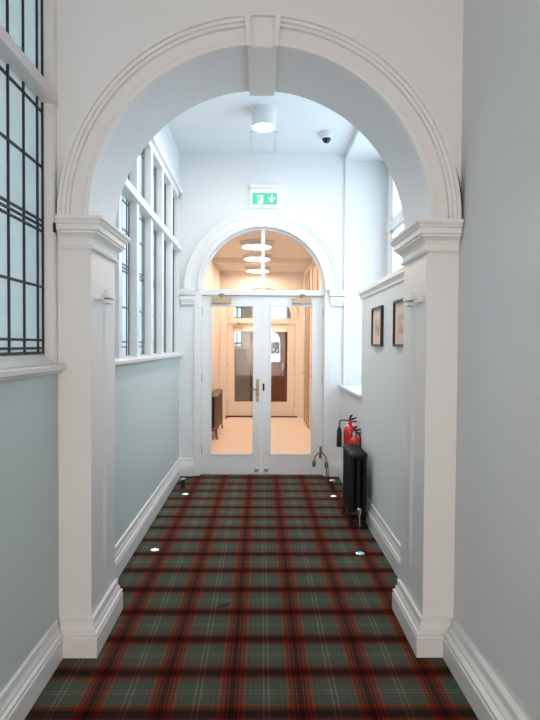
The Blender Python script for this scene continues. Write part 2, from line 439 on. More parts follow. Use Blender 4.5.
# ------------------------------------------------------------------ pilasters of the archway
def cap_prof(z0, z1, p):
    h = z1 - z0
    return [(-0.004, z0), (p * 0.20, z0), (p * 0.26, z0 + h * .06), (p * 0.20, z0 + h * .12), (p * 0.12, z0 + h * .14), (p * 0.14, z0 + h * .26), (p * 0.22, z0 + h * .36),
            (p * 0.38, z0 + h * .44), (p * 0.55, z0 + h * .49), (p * 0.58, z0 + h * .55), (p * 0.70, z0 + h * .57), (p * 0.72, z0 + h * .74), (p * 0.80, z0 + h * .76), (p * 0.90, z0 + h * .86),
            (p, z0 + h * .90), (p, z1), (-0.004, z1)]
def pilaster(side, label):
    # side: 'l' or 'r'
    t = thing('trim_2', label, 'pilaster', ((XL + LN) / 2 if side == 'l' else (XR + RN) / 2, (AF + AB) / 2, 0), None, 'structure')
    if side == 'l': x0, x1, xi, sg = LN, XL, XL, 1
    else: x0, x1, xi, sg = XR, RN, XR, -1
    MB().box(x0, x1, AF, AB, 0, AZ, 0.004).build('shaft', M['white'], t)
    if side == 'l': path = [(x0 + .012, AB), (xi, AB), (xi, AF), (x0 + .012, AF)][::-1]
    else: path = [(x1 - .008, AF), (xi, AF), (xi, AB), (x1 - .008, AB)][::-1]
    path = path if side == 'l' else path
    # keep the open room to the left of the path
    pl = path[::-1]
    MB().sweep(pl, base_prof(0.036, 0.19)).build('plinth', M['white'], t)
    MB().sweep(pl, cap_prof(2.012, AZ - 0.001, 0.072)).build('capital', M['white'], t)
    # bead on the reveal with rounded stop, and its small moulded head
    ym = (AF + AB) / 2 + 0.03
    b = MB()
    zs = [0.335, 0.343, 0.36, 0.40, 0.5, 1.74, 1.78]
    rs = [0.002, 0.018, 0.032, 0.042, 0.045, 0.045, 0.040]
    vs, fs = [], []
    n = 12
    for z, r in zip(zs, rs):
        for j in range(n + 1):
            a = PI * j / n
            vs.append((xi + sg * 0.25 * r * math.sin(a) - sg * 0.002, ym + r * math.cos(a), z))
    for i in range(len(zs) - 1):
        for j in range(n):
            fs.append((i * (n + 1) + j, i * (n + 1) + j + 1, (i + 1) * (n + 1) + j + 1, (i + 1) * (n + 1) + j))
    b.add(vs, fs, True); b.build('bead', M['white'], t)
    def slab(mb, y0, y1, z0, z1, d):
        a, c = sorted((xi - sg * 0.002, xi + sg * d)); mb.box(a, c, y0, y1, z0, z1, 0.003)
    h = MB()
    slab(h, ym - 0.055, ym + 0.055, 1.765, 1.785, 0.030); slab(h, ym - 0.068, ym + 0.068, 1.792, 1.812, 0.038)
    slab(h, ym - 0.03, ym + 0.03, 1.80, 1.84, 0.022)
    h.build('bead_head', M['white'], t)
    h = MB()
    slab(h, ym - 0.20, ym - 0.10, 1.772, 1.792, 0.022); slab(h, ym - 0.185, ym - 0.115, 1.792, 1.802, 0.014)
    h.build('bracket', M['white'], t)
    return t
pilaster('l', 'white pilaster carrying the left foot of the near arch')
pilaster('r', 'white pilaster carrying the right foot of the near arch')

# archivolt
def archivolt(r, w, y, d):
    # y face of wall, projecting towards -y by up to d
    return [(r, y + 0.002), (r, y - d * .72), (r + w * .04, y - d * .78), (r + w * .16, y - d * .78), (r + w * .19, y - d * .70), (r + w * .20, y - d * .50), (r + w * .26, y - d * .50),
            (r + w * .28, y - d * .26), (r + w * .63, y - d * .26), (r + w * .65, y - d * .55), (r + w * .73, y - d * .58), (r + w * .75, y - d * .78), (r + w * .84, y - d * .82),
            (r + w * .86, y - d), (r + w * .97, y - d), (r + w, y - d * .85), (r + w, y + 0.002)]
struct('trim_3', MB().arc(ACX, AZ, archivolt(AR - 0.001, 0.150, AF, 0.06)), M['white'], 'moulded white band around the near arch', 'archivolt')
# keystone
k = thing('trim_4', 'white tapered keystone at the crown of the near arch', 'keystone', (ACX + 0.02, AF, 2.97), None, 'structure')
kc = -0.003
def trap(w0, w1, z0, z1): return [(kc - w0, z0), (kc + w0, z0), (kc + w1, z1), (kc - w1, z1)]
MB().prism(trap(0.070, 0.086, 2.968, 3.108), 'y', AF - 0.058, AB + 0.01).build('block', M['white'], k)
f = MB().prism(trap(0.042, 0.052, 2.970, 3.104), 'y', AF - 0.064, AF - 0.056)
f.prism([(kc - 0.072, 2.966), (kc - 0.050, 2.966), (kc - 0.060, 3.115), (kc - 0.088, 3.115)], 'y', AF - 0.084, AF - 0.056)
f.prism([(kc + 0.050, 2.966), (kc + 0.072, 2.966), (kc + 0.088, 3.115), (kc + 0.060, 3.115)], 'y', AF - 0.084, AF - 0.056)
f.build('facet', M['white'], k)
# dark strips painted as shadow in the gaps between arch band and side walls
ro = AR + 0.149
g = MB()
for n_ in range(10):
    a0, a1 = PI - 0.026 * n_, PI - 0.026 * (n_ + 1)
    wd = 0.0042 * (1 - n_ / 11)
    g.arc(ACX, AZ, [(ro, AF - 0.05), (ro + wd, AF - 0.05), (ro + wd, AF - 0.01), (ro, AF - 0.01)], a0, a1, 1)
g.box(LN + 0.001, LN + 0.009, AF - 0.060, AF - 0.02, 2.085, 2.128)  # shadow spot at the capital's outer end, in the same brown
struct('trim_5', g, M['crack'], 'dark strip for the shadow in the crack between arch band and window wall above the left capital', 'crack')
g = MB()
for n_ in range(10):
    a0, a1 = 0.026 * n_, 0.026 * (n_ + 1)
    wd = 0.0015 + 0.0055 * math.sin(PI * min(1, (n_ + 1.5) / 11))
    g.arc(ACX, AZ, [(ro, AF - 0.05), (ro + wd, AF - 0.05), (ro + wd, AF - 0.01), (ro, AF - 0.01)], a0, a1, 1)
struct('trim_5', g, M['crack'], 'dark strip for the shadow in the crack between arch band and plain wall above the right capital', 'crack')

# ------------------------------------------------------------------ near left window
LEADZ = [1.527, 1.566, 1.821, 2.087, 2.112, 2.137, 2.393, 2.655]
wn = thing('window_1', 'near leaded window on the left with dark lead bars and grey-blue panes', 'window', (LN, (WN0 + WN1) / 2, 1.41), None, 'structure')
GX = LN - 0.058
f = MB()
f.box(GX - 0.05, LN - 0.004, WN1 - 0.010, WN1 + 0.001, WZ0, WZ1).box(GX - 0.05, LN - 0.004, WN0 - 0.001, WN0 + 0.03, WZ0, WZ1)
f.box(GX - 0.05, LN - 0.004, WN0, WN1, WZ1 - 0.03, WZ1 + 0.001)
f.prism([(GX - 0.05, 1.41), (LN - 0.0, 1.41), (LN - 0.0, 1.447), (GX - 0.004, 1.505), (GX - 0.05, 1.505)], 'y', WN0, WN1)
f.build('frame', M['white'], wn)
s_ = MB().prism([(LN - 0.002, 1.405), (LN + 0.018, 1.405), (LN + 0.030, 1.418), (LN + 0.046, 1.424), (LN + 0.048, 1.444), (LN + 0.044, 1.450), (LN - 0.002, 1.454)], 'y', WN0 - 0.1, WN1 + 0.042)
s_.build('sill', M['white'], wn)
MB().box(GX - 0.05, LN + 0.012, WN0, WN1 + 0.012, 2.700, 2.752, 0.004).build('transom', M['white'], wn)
MB().box(GX - 0.006, GX, WN0 + 0.02, WN1 - 0.01, 1.49, 2.71).build('pane', M['frost'], wn)
MB().box(GX - 0.006, GX, WN0 + 0.02, WN1 - 0.01, 2.74, WZ1 - 0.02).build('pane', M['frost'], wn)
def leads(zlo, zhi, ys, zs, gx, y0, y1, wv=0.008, hv=0.009, d=0.009):
    m = MB()
    for y in ys: m.box(gx - 0.001, gx + d, y - wv / 2, y + wv / 2, zlo, zhi)
    for z in zs: m.box(gx - 0.001, gx + d * 0.9, y0, y1, z - hv / 2, z + hv / 2)
    return m
ylast = WN1 - 0.016
ys = [ylast] + [ylast - 0.062 - 0.152 * i for i in range(12)]
leads(1.50, 2.70, ys, LEADZ + [1.506], GX, WN0 + 0.03, ylast, 0.0095, 0.011).build('lead_bars', M['lead'], wn)
leads(2.75, WZ1 - 0.03, ys, [2.80, 3.20, 3.235], GX, WN0 + 0.03, ylast, 0.0095, 0.011).build('lead_bars', M['lead'], wn)

# ------------------------------------------------------------------ far left window: six lights
wf = thing('window_2', 'tall white timber window of narrow leaded lights beyond the arch', 'window', (LF, 4.9, 1.40), None, 'structure')
GF = -1.022
FX = -0.955
f = MB()
edges = [FW[0] - 0.55] + FW
f.box(GF - 0.03, FX, 3.22, edges[0] + 0.08, 1.44, FZ1)
for y in FW[:-1]: f.box(GF - 0.02, FX, y, y + 0.08, 1.44, 3.24, 0.004)
f.box(GF - 0.03, FX, FW[-1], FW[-1] + 0.05, 1.44, FZ1)
f.box(GF - 0.03, FX, 3.22, 6.58, 3.235, 3.305)
f.build('frame', M['white'], wf)
MB().box(GF - 0.03, FX + 0.022, 3.222, 6.58, 2.635, 2.70, 0.005).build('transom', M['white'], wf)
MB().box(LF - 0.004, FX + 0.030, 3.222, 6.598, 3.30, 3.35, 0.008).build('head_moulding', M['white'], wf)
MB().prism([(GF - 0.05, 1.40), (LF + 0.012, 1.40), (LF + 0.030, 1.412), (LF + 0.05, 1.418), (LF + 0.052, 1.440), (LF + 0.046, 1.447), (FX, 1.452), (GF - 0.05, 1.47)], 'y', 3.222, 6.598).build('sill', M['white'], wf)
for i in range(6):
    y0, y1 = edges[i] + 0.08, edges[i + 1]
    MB().box(GF - 0.006, GF, y0 - 0.01, y1 + 0.01, 1.45, 2.65).build('pane', M['frostpale'], wf)
    MB().box(GF - 0.006, GF, y0 - 0.01, y1 + 0.01, 2.68, 3.25).build('pane', M['frostpale'], wf)
    yy = [y0 + 0.006, y0 + 0.07, y0 + 0.235, y1 - 0.07, y1 - 0.006]
    leads(1.46, 2.64, yy, [z for z in LEADZ if z < 2.6] + [2.60], GF, y0, y1, 0.009, 0.010, 0.008).build('lead_bars', M['leadgrey'], wf)
    leads(2.69, 3.24, yy, [2.74, 3.14, 3.18], GF, y0, y1, 0.009, 0.010, 0.008).build('lead_bars', M['leadgrey'], wf)

# ------------------------------------------------------------------ right bay: ledge, sill, window
lp = [(RF - 0.002, 1.985), (RF - 0.010, 1.99), (RF - 0.012, 2.008), (RF - 0.022, 2.028), (RF - 0.030, 2.036), (RF - 0.030, 2.066), (RF - 0.026, 2.072), (1.50, 2.072), (1.50, 2.034), (RF - 0.002, 2.034)]
struct('trim_6', MB().prism(lp, 'y', AB, PX + 0.045), M['white'], 'moulded ledge capping the half-height wall over the pictures', 'ledge')
sp_ = [(RF, 1.05), (RF - 0.020, 1.052), (RF - 0.032, 1.064), (RF - 0.034, 1.080), (RF - 0.028, 1.087), (1.50, 1.095), (1.50, 1.05)]
struct('trim_7', MB().prism(sp_, 'y', PX + 0.001, DW - 0.001).prism([(RF - 0.034, 1.064), (RF - 0.001, 1.064), (RF - 0.001, 1.087), (RF - 0.034, 1.087)], 'y', PX - 0.06, PX + 0.002), M['white'], 'white sill of the bay above the extinguishers', 'sill')
wr = thing('window_3', 'bright white framed daylight window in the bay above the ledge', 'window', (WX + 0.05, 4.95, 1.10), None, 'structure')
f = MB()
X0, X1 = WX - 0.045, WX + 0.06
f.box(X0, X1, 3.42, 3.52, 1.096, 3.65).box(X0, X1, 6.36, 6.50, 1.096, 3.65).box(X0, X1, 3.42, 6.50, 3.56, 3.65).box(X0, X1, 3.42, 6.50, 1.096, 1.18)
for y in (4.42, 5.40): f.box(X0, X1, y, y + 0.09, 1.1, 3.6)
f.build('frame', M['white'], wr)
MB().box(X0 - 0.012, X1, 3.42, 6.50, 2.85, 2.95, 0.005).build('transom', M['white'], wr)
for (a, b) in ((3.52, 4.42), (4.49, 5.40), (5.49, 6.36)):
    for (z0, z1) in ((1.17, 2.86), (2.94, 3.57)):
        s_ = MB()
        s_.box(X0 + 0.015, X1 - 0.02, a, a + 0.045, z0, z1).box(X0 + 0.015, X1 - 0.02, b - 0.045, b, z0, z1).box(X0 + 0.015, X1 - 0.02, a, b, z0, z0 + 0.045).box(X0 + 0.015, X1 - 0.02, a, b, z1 - 0.045, z1)
        sash = s_.build('sash', M['white'], wr)
        MB().box(WX + 0.005, WX + 0.011, a + 0.04, b - 0.04, z0 + 0.04, z1 - 0.04).build('pane', M['glassday'], sash)

we = thing('fill_window', 'wide white framed window added in the unseen end wall for fill light', 'window', (-0.02, BACK - 0.08, 0.60), None, 'structure')  # window made up to let fill light in from behind the viewpoint
f = MB().box(-0.78, 0.74, BACK - 0.11, BACK - 0.05, 0.60, 0.66).box(-0.78, 0.74, BACK - 0.11, BACK - 0.05, 2.04, 2.10)
for x_ in (-0.78, -0.04, 0.68): f.box(x_, x_ + 0.06, BACK - 0.11, BACK - 0.05, 0.66, 2.04)
f.build('frame', M['white'], we)
MB().box(-0.72, 0.68, BACK - 0.083, BACK - 0.077, 0.66, 2.04).build('pane', M['glassday'], we)

# ------------------------------------------------------------------ arched doorway trim
dt = thing('trim_8', 'moulded white arch surround of the glazed doors', 'architrave', (DCX, DW, 0), None, 'structure')
MB().arc(DCX, DZ, archivolt(DR, 0.20, DW, 0.045)).build('arch_band', M['white'], dt)
for x0, x1 in ((DCX - DR - 0.075, DCX - DR), (DCX + DR, DCX + DR + 0.065)):
    MB().box(x0, x1, DW - 0.014, DW + 0.002, 0, DZ - 0.02, 0.003).build('casing', M['white'], dt)
for x0, x1 in ((LF + 0.004, DCX - DR - 0.05), (DCX + DR + 0.05, DCX + DR + 0.232)):
    m = MB()
    for z0, z1, p in ((2.015, 2.035, 0.026), (2.045, 2.065, 0.034), (2.065, 2.115, 0.044), (2.128, 2.155, 0.058), (2.155, 2.195, 0.066)):
        m.box(x0 + (0.066 - p) * .4, x1 - (0.066 - p) * .4, DW - p, DW + 0.002, z0, z1, 0.002)
    m.box(x0 + 0.02, x1 - 0.02, DW - 0.022, DW + 0.002, 2.015, 2.195)
    m.build('impost', M['white'], dt)

# fanlight
GY = 6.69
fl = thing('window_4', 'half-round fanlight with one upright bar over the glazed doors', 'window', (DCX, GY, DZ), None, 'structure')
f = MB().arc(DCX, DZ, [(DR - 0.022, GY - 0.03), (DR + 0.002, GY - 0.03), (DR + 0.002, GY + 0.03), (DR - 0.022, GY + 0.03)])
f.box(DCX - DR, DCX + DR, GY - 0.055, GY + 0.045, 2.135, 2.200, 0.004)
f.box(DCX - 0.022, DCX + 0.022, GY - 0.025, GY + 0.025, 2.2, DZ + DR - 0.01)
f.build('frame', M['white'], fl)
p = MB(); n = 40; r = DR - 0.015
poly = [(DCX + r * math.cos(PI * i / n), DZ - 0.002 + r * math.sin(PI * i / n)) for i in range(n + 1)]
p.prism(poly, 'y', GY - 0.003, GY + 0.003); p.build('pane', M['glass'], fl)
# door jambs
struct('trim_9', MB().box(DCX - DR - 0.001, DCX - DR + 0.008, GY - 0.05, GY + 0.05, 0, 2.135).box(DCX + DR - 0.008, DCX + DR + 0.001, GY - 0.05, GY + 0.05, 0, 2.135), M['white'], 'slim white jambs at both sides of the glazed doors', 'door frame')

def glazed_leaf(name, x0, x1, hinge_left, label, y=GY, z1=2.128, zb=0.232, zt=2.02, s_h=0.100, s_m=0.092, m=M['white'], closer=True, kick=True):
    t = thing(name, label, 'door', ((x0 + x1) / 2, y, 0.006), None, 'structure')
    a = x0 + (s_h if hinge_left else s_m); b = x1 - (s_m if hinge_left else s_h)
    f = MB()
    y0, y1 = y - 0.022, y + 0.022
    f.box(x0, a, y0, y1, 0.006, z1, 0.002).box(b, x1, y0, y1, 0.006, z1, 0.002).box(a - .003, b + .003, y0, y1, 0.006, zb, 0.002).box(a - .003, b + .003, y0, y1, zt, z1, 0.002)
    f.build('frame', m, t)
    g = MB(); w_ = 0.014
    for yy0, yy1 in ((y0 - 0.006, y0 + 0.012), (y1 - 0.012, y1 + 0.006)):
        g.box(a - 0.004, a + w_, yy0, yy1, zb - .004, zt + .004, 0.002).box(b - w_, b + 0.004, yy0, yy1, zb - .004, zt + .004, 0.002)
        g.box(a, b, yy0, yy1, zb - .004, zb + w_, 0.002).box(a, b, yy0, yy1, zt - w_, zt + .004, 0.002)
    g.build('glazing_bead', m, t)
    MB().box(a - 0.002, b + 0.002, y - 0.003, y + 0.003, zb - 0.002, zt + 0.002).build('pane', M['glass'], t)
    hx = x0 if hinge_left else x1
    for z in (0.25, 1.10, 1.90):
        tag(MB().lathe([(0.006, 0), (0.0075, 0.004), (0.0075, 0.096), (0.006, 0.10)], (hx, y0 - 0.006, z), 'z', 10).build('hinge', M['steel'], t), 'steel butt hinge')
    if closer:
        cx = x0 + 0.235 if hinge_left else x1 - 0.255
        c = MB().box(cx - 0.115, cx + 0.115, y0 - 0.045, y0 - 0.001, z1 - 0.092, z1 - 0.022, 0.006)
        c.box(cx - 0.10, cx - 0.03, y0 - 0.049, y0 - 0.04, z1 - 0.085, z1 - 0.03, 0.003)
        cb = tag(c.build('closer', M['closer'], t), 'gold door closer')
        ar = MB().tube([(cx + 0.0, y0 - 0.03, z1 - 0.022), (cx, y0 - 0.03, z1 + 0.004)], 0.011)
        ar.tube([(cx - 0.035, y0 - 0.03, z1 + 0.004), (cx + 0.0, y0 - 0.032, z1 + 0.022), (cx + 0.04, y0 - 0.033, z1 + 0.004)], 0.008)
        ar.tube([(cx + 0.04, y0 - 0.033, z1 + 0.004), (cx + (0.2 if hinge_left else 0.2), y0 - 0.035, z1 + 0.004)], 0.005)
        ar.build('closer_arm', M['brass'], cb)
    if kick:
        kx = x1 - 0.06 if hinge_left else x0 + 0.055
        MB().lathe([(0.004, -0.034), (0.018, -0.03), (0.020, -0.012), (0.026, -0.006), (0.026, 0.001)], (kx, y0, 0.06), 'y', 18).build('floor_bolt', M['steel'], t)
    return t
dl = glazed_leaf('door_1', DCX - DR + 0.009, 0.012, True, 'left leaf of the glazed white doors, with a brass lever handle')
dr = glazed_leaf('door_2', 0.016, DCX + DR - 0.009, False, 'right leaf of the glazed white doors, with a black lock', s_h=0.118)
y0 = GY - 0.022
hp = tag(MB().box(-0.056, -0.022, y0 - 0.008, y0 + 0.001, 0.875, 1.145, 0.004).build('handle_plate', M['brass'], dl), 'aged brass handle plate')
h = MB().lathe([(0.016, -0.012), (0.018, 0.0)], (-0.039, y0 - 0.008, 1.02), 'y', 16).tube([(-0.039, y0 - 0.006, 1.02), (-0.039, y0 - 0.045, 1.02), (-0.045, y0 - 0.052, 1.02), (-0.10, y0 - 0.052, 1.022), (-0.150, y0 - 0.048, 1.016)], [0.009, 0.009, 0.010, 0.009, 0.007])
h.build('lever', M['brass'], hp)
MB().lathe([(0.003, -0.014), (0.011, -0.012), (0.012, 0.0)], (-0.039, y0 - 0.008, 0.92), 'y', 12).build('keyhole_cover', M['steel'], hp)
MB().box(0.022, 0.044, y0 - 0.010, y0 + 0.001, 1.005, 1.090, 0.003).box(0.028, 0.038, y0 - 0.016, y0 - 0.009, 1.03, 1.065, 0.002).build('lock', M['black'], dr)

# ------------------------------------------------------------------ corridor fittings
def ceiling_lamp(name, label, x, y, zc, r, h, dm, group=None):
    t = thing(name, label, 'ceiling light', (x, y, zc), group)
    MB().lathe([(r * 1.0, -h * .22), (r * 1.02, -h * .2), (r * 1.02, 0)], (x, y, zc), 'z', 32).lathe([(r * .86, -h * .99), (r * .88, -h * 1.0), (r * .94, -h * .96), (r * .94, -h * .2)], (x, y, zc), 'z', 32).build('housing', M['plate'], t)
    MB().lathe([(0.01, -h * 1.035), (r * .45, -h * 1.03), (r * .72, -h * 1.01), (r * .82, -h * .99), (r * .85, -h * .95)], (x, y, zc), 'z', 32).build('diffuser', dm, t)
    return t
ceiling_lamp('ceiling_light', 'round drum lamp glowing on the corridor ceiling beyond the arch', 0.012, 5.37, CEIL, 0.122, 0.172, M['diff_door'])
ceiling_lamp('ceiling_light', 'unseen drum lamp added on the corridor ceiling close behind the arch wall', 0.012, 4.45, CEIL, 0.122, 0.172, M['diff_door'])  # added out of view to brighten the walls and carpet beyond the arch
ceiling_lamp('ceiling_light', 'unseen drum lamp added on the corridor ceiling behind the viewpoint', 0.0, -1.3, CEIL, 0.125, 0.125, M['diff_near_fill'])  # added out of view as fill for the near walls and pilasters
# hatch
hm = MB()
hm.box(-0.13, 0.155, 5.92, 5.935, CEIL - 0.006, CEIL).box(-0.13, -0.118, 5.92, 6.55, CEIL - 0.006, CEIL).box(0.143, 0.155, 5.92, 6.55, CEIL - 0.006, CEIL).box(-0.13, 0.155, 6.54, 6.55, CEIL - 0.006, CEIL).box(-0.112, 0.137, 5.941, 6.534, CEIL - 0.004, CEIL)
struct('trim_10', hm, M['ceil'], 'flush access hatch in the corridor ceiling behind the lamp', 'ceiling hatch')

cx, cy = 0.672, 5.93
sc_ = thing('security_camera', 'small dome camera on the corridor ceiling right of the lamp', 'security camera', (cx, cy, CEIL))
MB().lathe([(0.052, -0.062), (0.066, -0.055), (0.078, -0.03), (0.080, -0.006), (0.080, 0)], (cx, cy, CEIL), 'z', 28).build('housing', M['plate'], sc_)
MB().lathe([(0.004, -0.108), (0.022, -0.103), (0.038, -0.088), (0.046, -0.066), (0.047, -0.058)], (cx, cy, CEIL), 'z', 24).build('dome', M['smoke'], sc_)

# exit sign on the door wall
sx0, sx1, sz0, sz1 = -0.132, 0.192, 3.148, 3.342
SY = DW - 0.058
es = thing('exit_sign', 'lit green exit sign with running figure and down arrow over the fanlight', 'exit sign', (0.035, DW, 3.18))
MB().box(sx0 - 0.015, sx1 + 0.005, DW - 0.075, DW + 0.0, 3.362, 3.412, 0.008).build('housing', M['plate'], es)
MB().box(sx0, sx1, SY, SY + 0.014, sz0, sz1 + 0.016, 0.002).build('panel', M['signwhite'], es)
MB().box(sx0 + 0.020, sx1 - 0.016, SY - 0.002, SY + 0.001, sz0 + 0.028, sz1 - 0.030).build('green_field', M['signgreen'], es)
ax = 0.112; zc = (sz0 + sz1) / 2
ya, yb = SY - 0.004, SY - 0.0015
a = MB().box(ax - 0.009, ax + 0.009, ya, yb, zc - 0.01, zc + 0.046)
a.prism([(ax - 0.042, zc + 0.010), (ax - 0.030, zc + 0.018), (ax, zc - 0.018), (ax + 0.030, zc + 0.018), (ax + 0.042, zc + 0.010), (ax, zc - 0.046)], 'y', ya, yb)
a.build('arrow', M['signwhite'], es)
d = MB().box(-0.052, 0.012, ya, yb, zc - 0.057, zc + 0.040); d.build('doorway_symbol', M['signwhite'], es)
yc, yd = SY - 0.006, SY - 0.0035
r_ = MB()
def limb(pts, w0):
    for (x1_, z1_), (x2_, z2_) in zip(pts[:-1], pts[1:]):
        dx, dz = x2_ - x1_, z2_ - z1_; l = math.hypot(dx, dz); nx, nz = -dz / l * w0, dx / l * w0
        r_.prism([(x1_ + nx, z1_ + nz), (x2_ + nx, z2_ + nz), (x2_ - nx, z2_ - nz), (x1_ - nx, z1_ - nz)], 'y', yc, yd)
fx = -0.030
r_.prism([(fx + 0.004 + 0.009 * math.cos(2 * PI * i / 14), zc + 0.030 + 0.009 * math.sin(2 * PI * i / 14)) for i in range(14)], 'y', yc, yd)
limb([(fx + 0.002, zc + 0.020), (fx - 0.004, zc - 0.012)], 0.0085)
limb([(fx - 0.002, zc - 0.010), (fx + 0.014, zc - 0.022), (fx + 0.012, zc - 0.046)], 0.005)
limb([(fx - 0.005, zc - 0.010), (fx - 0.010, zc - 0.030), (fx - 0.030, zc - 0.032)], 0.005)
limb([(fx + 0.004, zc + 0.016), (fx + 0.020, zc + 0.004), (fx + 0.030, zc + 0.010)], 0.0035)
limb([(fx - 0.001, zc + 0.016), (fx - 0.018, zc + 0.010), (fx - 0.022, zc - 0.006)], 0.0035)
r_.build('running_figure', M['signgreen'], es)

# framed pictures on the right half-height wall
def art_mat(name, seed):
    m = bpy.data.materials.new(name); m.use_nodes = True
    nt = m.node_tree; b = nt.nodes['Principled BSDF']
    tc = nt.nodes.new('ShaderNodeTexCoord'); n = nt.nodes.new('ShaderNodeTexNoise'); n.inputs['Scale'].default_value = 9 + seed; n.inputs['Detail'].default_value = 5
    r = nt.nodes.new('ShaderNodeValToRGB')
    r.color_ramp.elements[0].position = 0.36; r.color_ramp.elements[0].color = (0.55, 0.37, 0.29, 1)
    r.color_ramp.elements[1].position = 0.56; r.color_ramp.elements[1].color = (0.80, 0.60, 0.50, 1)  # lightened for the warm lobby reflected in the glazing
    nt.links.new(tc.outputs['Object'], n.inputs['Vector']); nt.links.new(n.outputs['Fac'], r.inputs[0]); nt.links.new(r.outputs[0], b.inputs['Base Color'])
    b.inputs['Roughness'].default_value = 0.7
    return m
def picture(y0, y1, z0, z1, label, seed):
    t = thing('framed_picture', label, 'picture', (RF, (y0 + y1) / 2, z0), 'framed pictures on the right half-height wall')
    x = RF; w_ = 0.018; d_ = 0.024
    f = MB()
    f.box(x - d_, x, y0, y0 + w_, z0, z1, 0.002).box(x - d_, x, y1 - w_, y1, z0, z1, 0.002).box(x - d_, x, y0 + .004, y1 - .004, z0, z0 + w_, 0.002).box(x - d_, x, y0 + .004, y1 - .004, z1 - w_, z1, 0.002)
    f.build('frame', M['framewood'], t)
    MB().box(x - 0.010, x - 0.001, y0 + 0.015, y1 - 0.015, z0 + 0.015, z1 - 0.015).build('mount', M['mount'], t)
    MB().box(x - 0.0115, x - 0.0095, y0 + 0.10, y1 - 0.10, z0 + 0.085, z1 - 0.10).build('print', art_mat('peach_print', seed), t)
    MB().box(x - 0.016, x - 0.0145, y0 + 0.015, y1 - 0.015, z0 + 0.015, z1 - 0.015).build('glazing', M['glass'], t)
picture(4.36, 4.74, 1.545, 1.866, 'dark framed peach picture, the one nearer the window bay', 1)
picture(3.57, 3.96, 1.545, 1.866, 'dark framed peach picture half hidden by the right pilaster', 4)

# black column radiator
def radiator(name, label, x0, x1, y0, y1, ztop, m, n, colx, label_group=None, foot=0.085, valve=True):
    t = thing(name, label, 'radiator', ((x0 + x1) / 2, (y0 + y1) / 2, 0))
    pitch = (y1 - y0) / n
    rr = pitch * 0.46
    for i in range(n):
        yc_ = y0 + pitch * (i + .5)
        s_ = MB()
        zt, zb_ = ztop - 0.03, foot + 0.03
        cr = (x1 - x0) / (2 * colx) * 0.80
        for c in range(colx):
            xc = x0 + (x1 - x0) * (c + .5) / colx
            s_.tube([(xc, yc_, zb_), (xc, yc_, zt)], cr, 8)
        for zz in (zb_, zt):
            prof = []
            for j in range(9):
                a_ = -PI / 2 + PI * j / 8
                prof.append((0.03 * math.cos(a_), (x1 - x0) / 2 * math.sin(a_)))
            k_ = 12; vs_ = []; fs_ = []
            for (q, hx) in prof:
                for j in range(k_):
                    tt = 2 * PI * j / k_
                    vs_.append(((x0 + x1) / 2 + hx * (1.0), yc_ + rr * (q / 0.03 if q > 1e-5 else 0.02) ** .5 * math.cos(tt), zz + 0.032 * (q / 0.03 if q > 1e-5 else 0.02) ** .5 * math.sin(tt)))
            for a_ in range(len(prof) - 1):
                for j in range(k_): fs_.append((a_ * k_ + j, a_ * k_ + (j + 1) % k_, (a_ + 1) * k_ + (j + 1) % k_, (a_ + 1) * k_ + j))
            fs_.append(list(range(k_))); fs_.append([(len(prof) - 1) * k_ + j for j in range(k_)])
            s_.add(vs_, fs_, True)
        s_.build('section', m, t)
    for yy in (y0 + pitch * .5, y1 - pitch * .5):
        for xx, sg in ((x0 + 0.025, -1), (x1 - 0.025, 1)):
            MB().tube([(xx, yy, foot + 0.035), (xx + sg * .006, yy, foot * .5), (xx + sg * .016, yy, 0.012), (xx + sg * 0.02, yy, 0.0)], [0.018, 0.012, 0.014, 0.018], 8).build('foot', m, t)
    if valve:
        v = MB().tube([((x0 + x1) / 2, y0 + 0.005, foot + 0.03), ((x0 + x1) / 2, y0 - 0.035, foot + 0.03)], 0.012)
        v.tube([((x0 + x1) / 2, y0 - 0.035, 0.0), ((x0 + x1) / 2, y0 - 0.035, foot + 0.05)], 0.010)
        v.lathe([(0.014, 0.0), (0.020, 0.01), (0.020, 0.045), (0.012, 0.055)], ((x0 + x1) / 2, y0 - 0.035, foot + 0.045), 'z', 14)
        tag(v.build('valve', M['chrome'], t), 'chrome radiator valve')
    return t
radiator('radiator', 'black column radiator against the right wall before the extinguishers', 0.756, 0.912, 4.70, 5.14, 0.645, M['black'], 8, 3)

